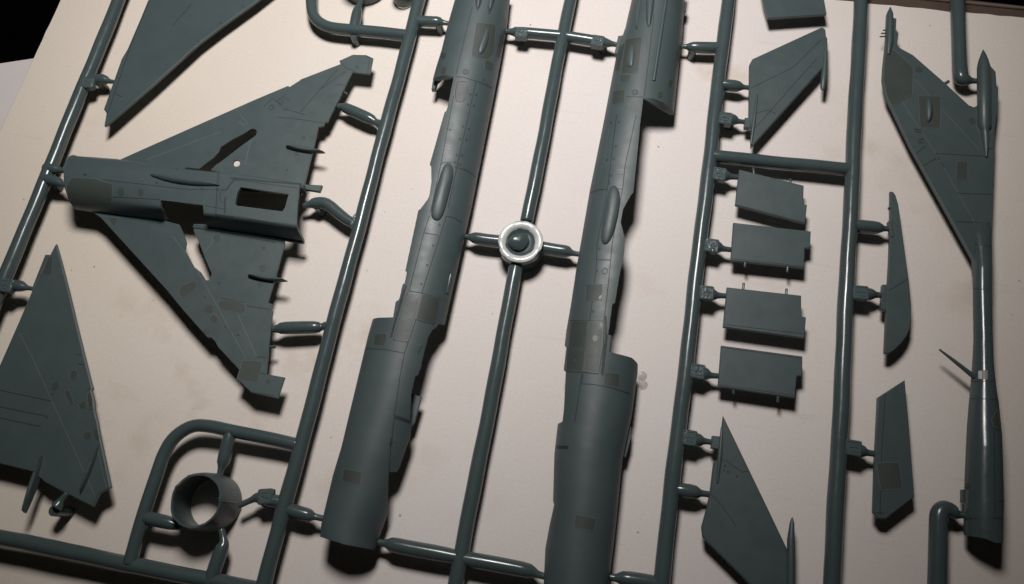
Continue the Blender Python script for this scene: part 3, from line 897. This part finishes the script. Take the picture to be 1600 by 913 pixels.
ribbons('raised_lines', BU, [[(228, 250), (345, 206)], [(395, 203), (383, 258)], [(372, 190), (381, 196), (387, 193), (374, 178)]], 0.22, DW, mat=M_lit_line)
ribbons('panel_lines', BU, [[(442, 170), (470, 177), (477, 180)], [(432, 183), (470, 187), (505, 192)], [(530, 96), (541, 107), (551, 110), (556, 113)],
    [(412, 167), (426, 154), (440, 165)], [(527, 132), (545, 134)], [(470, 175), (500, 140), (528, 108)],
    [(572, 88), (578, 91), (574, 115)], [(440, 150), (452, 158)], [(500, 140), (540, 112)]], 0.22, DW)
ribbons('raised_lines', BL, [[(318, 440), (384, 560)], [(372, 492), (401, 558)], [(270, 370), (300, 408), (318, 440)], [(345, 360), (320, 395)]], 0.2, DW, mat=M_lit_line)
ribbons('panel_lines', BL, [[(401, 558), (416, 559)], [(385, 478), (424, 484)], [(380, 473), (345, 466)],
    [(405, 583), (418, 585)], [(158, 342), (186, 372)], [(393, 613), (430, 619)], [(302, 352), (440, 376)], [(330, 360), (430, 379)]], 0.22, DW)
rings_on('fasteners', BU, [(474, 216, .6), (463, 241, .65), (449, 265.5, .3), (558, 105, .5), (424, 168, .9), (438, 158, .9)], DW)
rings_on('fasteners', BL, [(419, 596, .6), (342, 443, .25), (320, 464, .25), (372, 524, .3), (352, 511, .25), (412, 388, .4)], DW)
patch('sealed_hole', BL, circle_px(339, 372, 7, 14, 6.6), DW, rnd=0)  # dark disc painted for the shade seen through a hole
patch('access_panel', BL, [(283, 447), (304, 439), (309, 445), (304, 454), (288, 465), (280, 462), (279, 455)], DW)
patch('access_panel', BL, [(343, 469), (371, 471.5), (384, 477), (384.5, 486), (378, 490.5), (348, 485), (340, 477)], DW)
patch('access_panel', BL, circle_px(326, 483, 6.5), DW, rnd=0)
patch('access_panel', BL, circle_px(334.5, 499, 6.8), DW, rnd=0)
patch('access_panel', BL, circle_px(322, 517, 5), DW, rnd=0)
patch('access_panel', BL, [(406, 414), (415, 414), (414, 425), (405, 424)], DW)
patch('access_panel', BL, [(403, 441), (411, 441), (407, 449), (402, 448)], DW)
patch('access_panel', BL, [(379, 563), (411, 565), (402, 599), (371, 593), (374, 582)], DW, rnd=0)
patch('access_panel', BL, [(166, 339), (186, 341), (178, 356)], DW, rnd=0)
patch('access_panel', BB, [(112, 278), (148, 279.5), (176, 288), (175, 317), (128, 318), (107, 312), (104, 290)], DW, rings=9, rnd=0)
patch('access_panel', BB, circle_px(189, 300, 5, 12, 7), DW, rnd=0)
patch('access_panel', BB, circle_px(220, 301, 4.6, 12, 6), DW, rnd=0)
patch('spindle_fairing', BB, [(229, 273.5), (252, 273), (280, 275), (312, 281), (352, 290.5), (320, 291.5), (292, 290), (262, 285)], DW, M_part, dome=1.5, rings=7)
patch('drill_hole_shade', BB, circle_px(133, 273, 2.6, 10, 1.8), DW, M_line, rnd=0, rings=2)  # holes are flat dark discs, their shade put into the colour
patch('drill_hole_shade', BB, circle_px(245, 286, 1.8, 10), DW, M_line, rnd=0, rings=2)
patch('drill_hole_shade', BB, circle_px(315.5, 295, 1.9, 10), DW, M_line, rnd=0, rings=2)
ribbons('trough_lines', BB, [{'p': [(347, 297), (353, 297), (366, 281), (372, 281)], 'w': 0.5}, [(372, 281.5), (420, 288), (478, 296)], {'p': [(352, 308), (351, 334)], 'w': 0.45}, [(345, 299), (343, 308), (347, 316), (352, 318)],
    [(160, 281), (230, 289), (290, 296), (350, 297)], [(176, 308), (250, 312)], [(320, 321), (350, 327)], {'p': [(360, 278), (420, 284), (470, 288)], 'w': 0.5}], 0.2, DW)
blade('wing_fence', (444, 226), (506, 235.5), 1.55, ZW, ZW + 1.7, DW)
blade('wing_fence', (384, 428), (447, 437), 1.55, ZW, ZW + 1.7, DW)
rod('locating_pin', [(418, 542, 4.9), (430, 542, 4.9)], .45, DW)
rod('locating_pin', [(534, 143, 4.9), (541.5, 146.5, 4.9)], .45, DW)

ZW = 5.2
# ---------------------------------------------------------------- upper wing halves
WU, BWU = plate('wing_half', [(262, -70), (231, 0), (220, 27), (199, 76), (192, 90), (185, 112), (176, 135), (162.5, 172), (166, 176), (162.5, 197), (172, 190.5), (240, 132), (312, 67), (347, 40.5), (398, 4), (480, -60)], ZW, 1.0, SP, bevel=0.3)
lab(WU, 'plain wing half cut by the far edge of the photo, tip towards the camera')
ribbons('panel_lines', BWU, [[(233, 2), (205, 70), (164, 190)], [(179, 146), (191, 152)], [(352, 43), (343, 34)], [(315, 70), (308, 62)], [(384, 15), (377, 8)], [(270, 40), (300, 6)], [(290, 90), (305, 75)]], 0.22, WU)
block('hinge_lip', [(208, 62), (198, 87), (169, 172), (166, 176.5), (162, 171), (190, 92)], ZW - 0.15, 0.8, WU)
W2, BW2 = plate('wing_half', [(87, 381), (94, 405), (107, 456), (120, 511), (142, 600), (144, 606), (142.5, 611), (146, 625), (147, 639), (149, 650), (152, 660), (156, 684), (172.5, 762), (155, 771), (144.5, 792), (102, 771), (70, 754), (50, 737), (0, 725), (-70, 710), (-70, 722), (-90, 735), (-40, 640), (0, 569), (30, 501), (49, 456), (51, 446), (70, 398), (78, 398)], ZW, 1.0, SP, bevel=0.25)
lab(W2, 'wing half at the near left, with two thin fences and dark panels')
ribbons('raised_lines', BW2, [[(30, 520), (51, 560), (148, 774)], [(150, 692), (167, 764)], [(40, 480), (58, 440), (80, 395)]], 0.2, W2, mat=M_lit_line)
ribbons('panel_lines', BW2, [[(-10, 608), (80, 627)], [(-10, 634), (72.6, 650.6)], [(-10, 651), (64, 667)], [(72.6, 650.6), (74, 655)], [(119, 554), (127, 555)], [(122, 569), (131, 570)],
    [(136, 609), (144, 608)], [(139, 640), (149, 639)], [(96, 433), (104, 434)], [(60, 430), (80, 430)], [(79, 617), (84, 616)], [(159, 727), (166, 725)]], 0.22, W2)
patch('access_panel', BW2, circle_px(115.5, 587, 6.5, 14, 8.5, 0.2), W2, rnd=0)
patch('access_panel', BW2, circle_px(86.5, 603.5, 4.8, 14, 6.4, 0.5), W2, rnd=0)
patch('access_panel', BW2, [(100, 612), (108, 609), (116, 631), (110, 636)], W2)
patch('access_panel', BW2, [(122, 632), (134, 625), (136, 637), (127, 642)], W2)
patch('access_panel', BW2, [(137, 614), (143, 613), (146, 638), (138, 639)], W2)
patch('access_panel', BW2, [(128, 678), (143, 673), (143, 686), (132, 689)], W2)
patch('access_panel', BW2, [(146, 673), (152, 671), (155.5, 687), (150, 688)], W2)
patch('access_panel', BW2, [(76, 402), (83, 400), (81, 430), (65, 430)], W2, rnd=0)
blade('wing_fence', (62, 710), (31, 802), 1.3, ZW - 1, ZW + 1.5, W2)
blade('wing_fence', (151, 690), (121.5, 771), 1.25, ZW, ZW + 1.5, W2)
rod('locating_pin', [(104, 772), (96, 781), (91, 789), (90, 790)], [.7, .8, 1.5, 1.75], W2, z=5.0, smooth=1)
post(97, 799, W2, 1.5, 0.05, 4.6)

# ---------------------------------------------------------------- exhaust nozzle rings
def nozzle(px, py, zt, r, label=None, z0=0.3, slit=True):
    c = P0(px, py, zt)
    n = lathe('nozzle_ring', c, [(r * 1.0, z0), (r * 1.08, z0 + 0.4), (r * 1.10, z0 + 3), (r * 1.04, zt - 2.5), (r * 0.985, zt - 0.25), (r * 0.97, zt), (r * 0.90, zt), (r * 0.89, zt - 0.6), (r * 0.93, zt - 2.6), (r * 0.98, z0 + 2.5), (r * 0.97, z0), (r * 1.0, z0)], SP, M_part, 72)
    if label: lab(n, label)
    for v in n.data.vertices:
        a = math.atan2(v.co.y / MM - c.y, v.co.x / MM - c.x)
        if v.co.z / MM > zt - 1.0: v.co.z += MM * (0.22 * math.sin(3 * a + 1) + 0.14 * math.sin(7 * a) + (0.3 if math.sin(5 * a + .4) > .86 else 0))
    if slit:
        for a in (0.15, 2.2, 4.3):
            p0 = Vector((c.x + r * 1.0 * math.cos(a), c.y + r * 1.0 * math.sin(a), zt - 0.2)); p1 = Vector((c.x + r * 1.06 * math.cos(a), c.y + r * 1.06 * math.sin(a), z0 + 2.0))
            V, Fc = sweep([p0, p0.lerp(p1, .5), p1], [0.15, .4, .55], 8); link('nozzle_rib', V, Fc, M_part, n)
    return n
nozzle(306, 782, 11.5, 6.9, 'open exhaust nozzle ring standing on end inside the bent runner')
nozzle(560, -58, 11.5, 6.9, 'exhaust nozzle ring cut by the top edge of the photo')
nozzle(625, -22, 7.0, 3.2, slit=False)

# ---------------------------------------------------------------- tailplanes, flaps, rudder parts
ZT = 5.3
t1, b = plate('tailplane', [(1183, -50), (1192, 0), (1200, 28.5), (1291.5, 22), (1287, -4), (1270, -80)], ZT, 1.0, SP); lab(t1, 'tailplane cut by the top edge of the photo')
t2, b = plate('tailplane', [(1171, 101), (1176, 92), (1200, 81), (1285, 42), (1290, 46), (1292, 67), (1291, 100), (1281, 111), (1173, 231), (1174, 205), (1170, 180)], ZT, 1.0, SP, bevel=0.3)
lab(t2, 'swept tailplane pointing to the upper right, with a slim tip pod')
ribbons('panel_lines', b, [[(1182, 150), (1173, 222)], [(1173, 138), (1240, 105), (1283, 62)], [(1178, 178), (1200, 172), (1212, 178)], [(1180, 200), (1276, 92)]], 0.22, t2)
rod('tip_pod', [(1290, 60), (1289.5, 95), (1287.5, 120), (1285.5, 138), (1285, 141)], [.45, .7, .95, .7, .3], t2, z=ZT - .2, mat=M_part)
block('hinge_block', [(1164, 184), (1173, 184), (1172, 200), (1163, 199)], ZT - .1, 1.5, t2)
rod('hinge_line', [(1183, 148, ZT), (1178, 190, ZT), (1173.5, 226, ZT)], [.3, .55, .3], t2, mat=M_part)
def flap(poly, pins, label, lines=()):
    o, b = plate('flap', poly, ZT, 1.1, SP, bevel=0.18)
    lab(o, label)
    for a, c in pins: rod('hinge_pin', [(a[0], a[1], ZT - .6), (c[0], c[1], ZT - .6)], .35, o)
    if lines: ribbons('panel_lines', b, lines, 0.2, o)
    return o
flap([(1155, 265), (1160, 266), (1256, 290), (1255, 319.5), (1261, 320), (1258, 349), (1149, 320)], [((1178, 274), (1177, 263)), ((1235, 288), (1235, 280))], 'tapered flap below the crossbar, top one of the four')
flap([(1146, 348), (1267, 361.5), (1266, 387), (1257.5, 388), (1256.5, 419), (1142, 407)], [((1164, 404), (1164, 417)), ((1231, 410), (1230, 425))], 'oblong flap, second of the four, its notch at lower right', [[(1142, 404), (1256, 416.5)]])
flap([(1136, 449), (1252, 462), (1252, 494), (1259.5, 496), (1257, 528.5), (1130, 511)], [((1161, 456), (1162, 443)), ((1228, 464), (1229, 452))], 'oblong flap, third of the four, its notch at upper right', [[(1131, 507), (1256, 522)]])
flap([(1127, 540), (1254, 557), (1253.5, 587), (1245, 588), (1242, 622), (1122, 604)], [((1146, 600), (1146, 615)), ((1216, 613), (1215, 628))], 'oblong flap, lowest of the four', [[(1122, 601), (1243, 618.5)], [(1128, 543), (1254, 560)]])
t3, b = plate('tailplane', [(1130, 650), (1146, 683), (1200, 795), (1230, 858), (1233, 885), (1236, 950), (1205, 950), (1160, 901), (1098, 840), (1096, 824), (1104, 795), (1109, 771), (1115, 722), (1121, 719), (1126, 684)], ZT, 1.0, SP, bevel=0.3)
lab(t3, 'swept tailplane at the near edge, its point towards the flaps, tip pod at right')
ribbons('panel_lines', b, [[(1133, 719), (1160, 738), (1170, 736)], [(1109, 770), (1128, 790), (1150, 822)], [(1124, 720), (1131, 719)]], 0.22, t3)
rings_on('fasteners', b, [(1133, 728, .3), (1138, 738, .4), (1151, 745, .3), (1131, 735, .3)], t3)
rod('tip_pod', [(1238, 809), (1237.5, 817), (1236, 842), (1236, 845), (1236, 880), (1235, 950)], [.15, .55, .9, .95, 1.0, 1.0], t3, z=ZT, mat=M_part)
rod('hinge_line', [(1128, 668, ZT), (1125, 710, ZT), (1121, 755, ZT)], [.3, .6, .3], t3, mat=M_part)
block('hinge_block', [(1113, 681), (1126, 682), (1124, 702), (1111, 700)], ZT - .1, 1.5, t3)
r1, b = plate('ventral_fin', [(1391, 299), (1396, 300), (1399.5, 305), (1404, 320), (1421, 443), (1424, 481), (1422.5, 511), (1418, 523), (1410, 535), (1398, 547), (1389, 552.5), (1382, 552), (1384, 506), (1386, 460), (1389, 413), (1391, 360)], ZT, 1.0, SP, bevel=0.2)
lab(r1, 'long curved ventral fin, narrow at its far end')
ribbons('panel_lines', b, [[(1387, 455), (1419, 436)]], 0.22, r1)
block('hinge_block', [(1388, 346), (1394, 344), (1396.5, 370), (1392, 370)], ZT + .3, 1.4, r1)
block('hinge_block', [(1379.5, 444.5), (1387, 445), (1385, 485), (1377, 483)], ZT, 1.6, r1)
rod('locating_pin', [(1392, 326, 5), (1388, 326, 5)], .4, r1)
r2, b = plate('rudder', [(1414, 594), (1372, 621), (1369, 684), (1367, 721), (1364.5, 801), (1372, 810), (1384, 811.5), (1429, 777), (1422, 684)], ZT, 1.1, SP, bevel=0.25)
lab(r2, 'slanted rudder with a dark panel near its lower end')
ribbons('panel_lines', b, [[(1383, 616), (1377, 720), (1375, 805)], [(1366, 801), (1383, 802)]], 0.22, r2)
patch('access_panel', b, [(1369, 724), (1405, 722), (1410.5, 764), (1376, 766)], r2, rnd=0)

# ---------------------------------------------------------------- tail fin with dorsal spine
TF = empty('tail_fin', SP)
lab(TF, 'tail fin moulded with the long dorsal spine, at the right edge')
fin, BF = plate('fin_panel', [(1386, 22), (1388.5, 15), (1391, 12), (1394, 17), (1395.5, 27), (1401, 29), (1400, 46), (1404, 52), (1401.5, 71), (1407, 75), (1427, 86), (1475, 128), (1514, 164), (1522, 167.5), (1527, 165), (1545, 165), (1555, 168), (1555, 228), (1551.5, 330), (1549, 400), (1548, 430), (1522, 430), (1520.5, 405), (1422, 228), (1393, 168), (1384, 150), (1379, 125), (1380, 105), (1384, 68)], ZT, 1.1, TF, bevel=0.2)
ribbons('raised_lines', BF, [[(1429, 124), (1452, 149)], [(1470, 169), (1530, 235)], [(1410, 160), (1462, 240), (1525, 352)]], 0.2, TF, mat=M_lit_line)
ribbons('panel_lines', BF, [[(1393, 167), (1424, 149)], [(1433, 239), (1447, 228)], [(1443, 259), (1463, 248)], [(1463, 240), (1545, 245)], [(1495, 302), (1550, 304)], [(1493, 346.5), (1548, 349)], [(1462, 240), (1475, 262)]], 0.22, TF)
ribbons('fin_slots', BF, [{'p': [(1428, 202), (1440, 203)], 'w': .35}, {'p': [(1430, 206), (1441, 207)], 'w': .35}, {'p': [(1434, 220), (1444, 217)], 'w': .35}, {'p': [(1435, 223), (1443, 223)], 'w': .35}], .35, TF)
patch('access_panel', BF, [(1385, 69), (1427, 106), (1425.5, 147), (1394, 166), (1385.5, 150), (1380.5, 125), (1381, 105)], TF, rnd=0)
patch('access_panel', BF, [(1434.5, 150), (1470, 151), (1469, 201), (1438, 199)], TF, rnd=0)
patch('access_panel', BF, [(1495, 252), (1512, 253), (1512, 282), (1493.5, 281)], TF, rnd=0)
patch('access_panel', BF, circle_px(1436, 109, 6, 12, 4.5, .6), TF, rnd=0)
patch('access_panel', BF, circle_px(1519, 189, 6, 12, 4.5, .6), TF, rnd=0)
patch('fin_blister', BF, circle_px(1450.5, 173, 6, 16, 19), TF, M_fus, dome=1.3, rings=7, rnd=0)
rod('fin_tip_pod', [(1391, 12), (1391, 22), (1390.5, 45), (1390, 66), (1388, 85)], [.2, .85, 1.0, 1.0, .5], TF, z=ZT, mat=M_part)
for k, (x, y) in enumerate(((1375, 57.5), (1377, 52.5), (1380, 47.5))):
    rod('antenna_bar', [(x, y), (1388, y - 0.5)], .22, TF, z=ZT - .2, mat=M_part, seg=8)
rod('locating_pin', [(1475, 132), (1482, 127.5)], [.5, .45], TF, z=ZT - .4, mat=M_part)
rod('spine_pod', [(1536, 78), (1536.5, 84), (1536.5, 95), (1537, 106), (1537.5, 150), (1538, 198), (1539, 203), (1540, 215), (1541, 232), (1541, 245)], [.1, .6, 1.3, 1.75, 1.75, 1.7, 1.0, .95, .6, .2], TF, z=ZT + .4, mat=M_part, seg=20)
block('pod_pylon', [(1547, 102), (1556, 112), (1557.5, 134), (1560, 136), (1559.5, 165), (1555, 205), (1552, 232), (1546, 232)], ZT + .2, 1.4, TF)
patch('access_panel', BF, [(1530, 190), (1554, 192), (1552, 202), (1530, 202)], TF, rnd=0)
SPL = [(1521, 330), (1521, 383), (1520, 456), (1521, 531), (1519, 568), (1516.5, 601), (1513.5, 631), (1510.5, 668), (1507, 746), (1505.5, 809), (1505.5, 870)]
SPR = [(1551, 330), (1550, 365), (1549, 456), (1550, 518), (1552, 568), (1556, 606), (1560, 631), (1565, 681), (1567.5, 784), (1566.5, 852), (1566, 900)]
SS = [(1533, 340), (1521, 385), (1518, 456), (1520, 531), (1517, 568), (1515, 601), (1512, 631), (1509, 668), (1506, 746), (1504.5, 836), (1540, 842), (1566.5, 853), (1569, 784), (1566, 681), (1561, 631), (1557, 606), (1553, 568), (1551, 518), (1550.5, 456), (1552, 365), (1553, 335)]
hs = lambda y: float(np.interp(y, [340, 352, 368, 385, 420, 540, 620, 700, 850], [0.3, 0.75, 1.35, 1.9, 2.5, 2.8, 3.8, 4.8, 5.2]))
spine, BS = shell('dorsal_spine', SPL, SPR, 340, 848, 3, SS, hs, TF, zb=ZF + 0.3, n=2.1, mat=M_run, cols=40)
ribbons('panel_lines', BS, [[(1522, 382.5), (1548, 384)], [(1521, 451), (1547, 453)], [(1517, 596), (1556, 596)], [(1514, 623), (1558, 624)], [(1544, 624), (1545, 660), (1552, 669), (1562, 673)], [(1507, 811), (1567, 810)], [(1553, 672), (1555, 809)], [(1560, 784), (1567, 784), (1567, 800)]], 0.2, TF)
rings_on('fasteners', BS, [(1541, 825, 1.0)], TF)
patch('spine_vent', BS, [(1528.5, 579), (1543.5, 579), (1543.5, 593), (1528.5, 593)], TF, M_scuff, rnd=0)
patch('spine_vent', BS, [(1529, 580), (1534.5, 580), (1534.5, 592), (1529, 592)], TF, M_rim, rnd=0, lift=0.09, rings=2)
patch('access_panel', BS, [(1549, 655), (1558, 640), (1563, 672), (1551, 666)], TF, rnd=0)
patch('access_panel', BS, circle_px(1512, 760, 4.5, 12, 5.5), TF, rnd=0)
rod('probe', [(1468, 546.5), (1490, 563.5), (1522, 589)], [.25, .45, .65], TF, z=6.0, mat=M_part, seg=10)
block('locating_tab', [(1503.5, 765), (1507, 765), (1507, 785), (1503.5, 785)], ZF + .4, 1.2, TF)

# ---------------------------------------------------------------- added clear discs standing for glints on the card
def drop(px, py, r, h, label):
    c = P(px, py, 0.0)
    o = lathe('glint_disc', c, [(r, 0.005), (r * .96, h * .45), (r * .75, h * .8), (r * .4, h * .97), (0.01, h)], None, M_glint, 24)
    lab(o, label, 'glint disc')
    return o
drop(1003, 588, 1.35, 0.2, 'clear disc for a glint beside the fuselage, upper of two')
drop(1004.5, 602, 1.3, 0.2, 'clear disc for a glint beside the fuselage, lower of two')
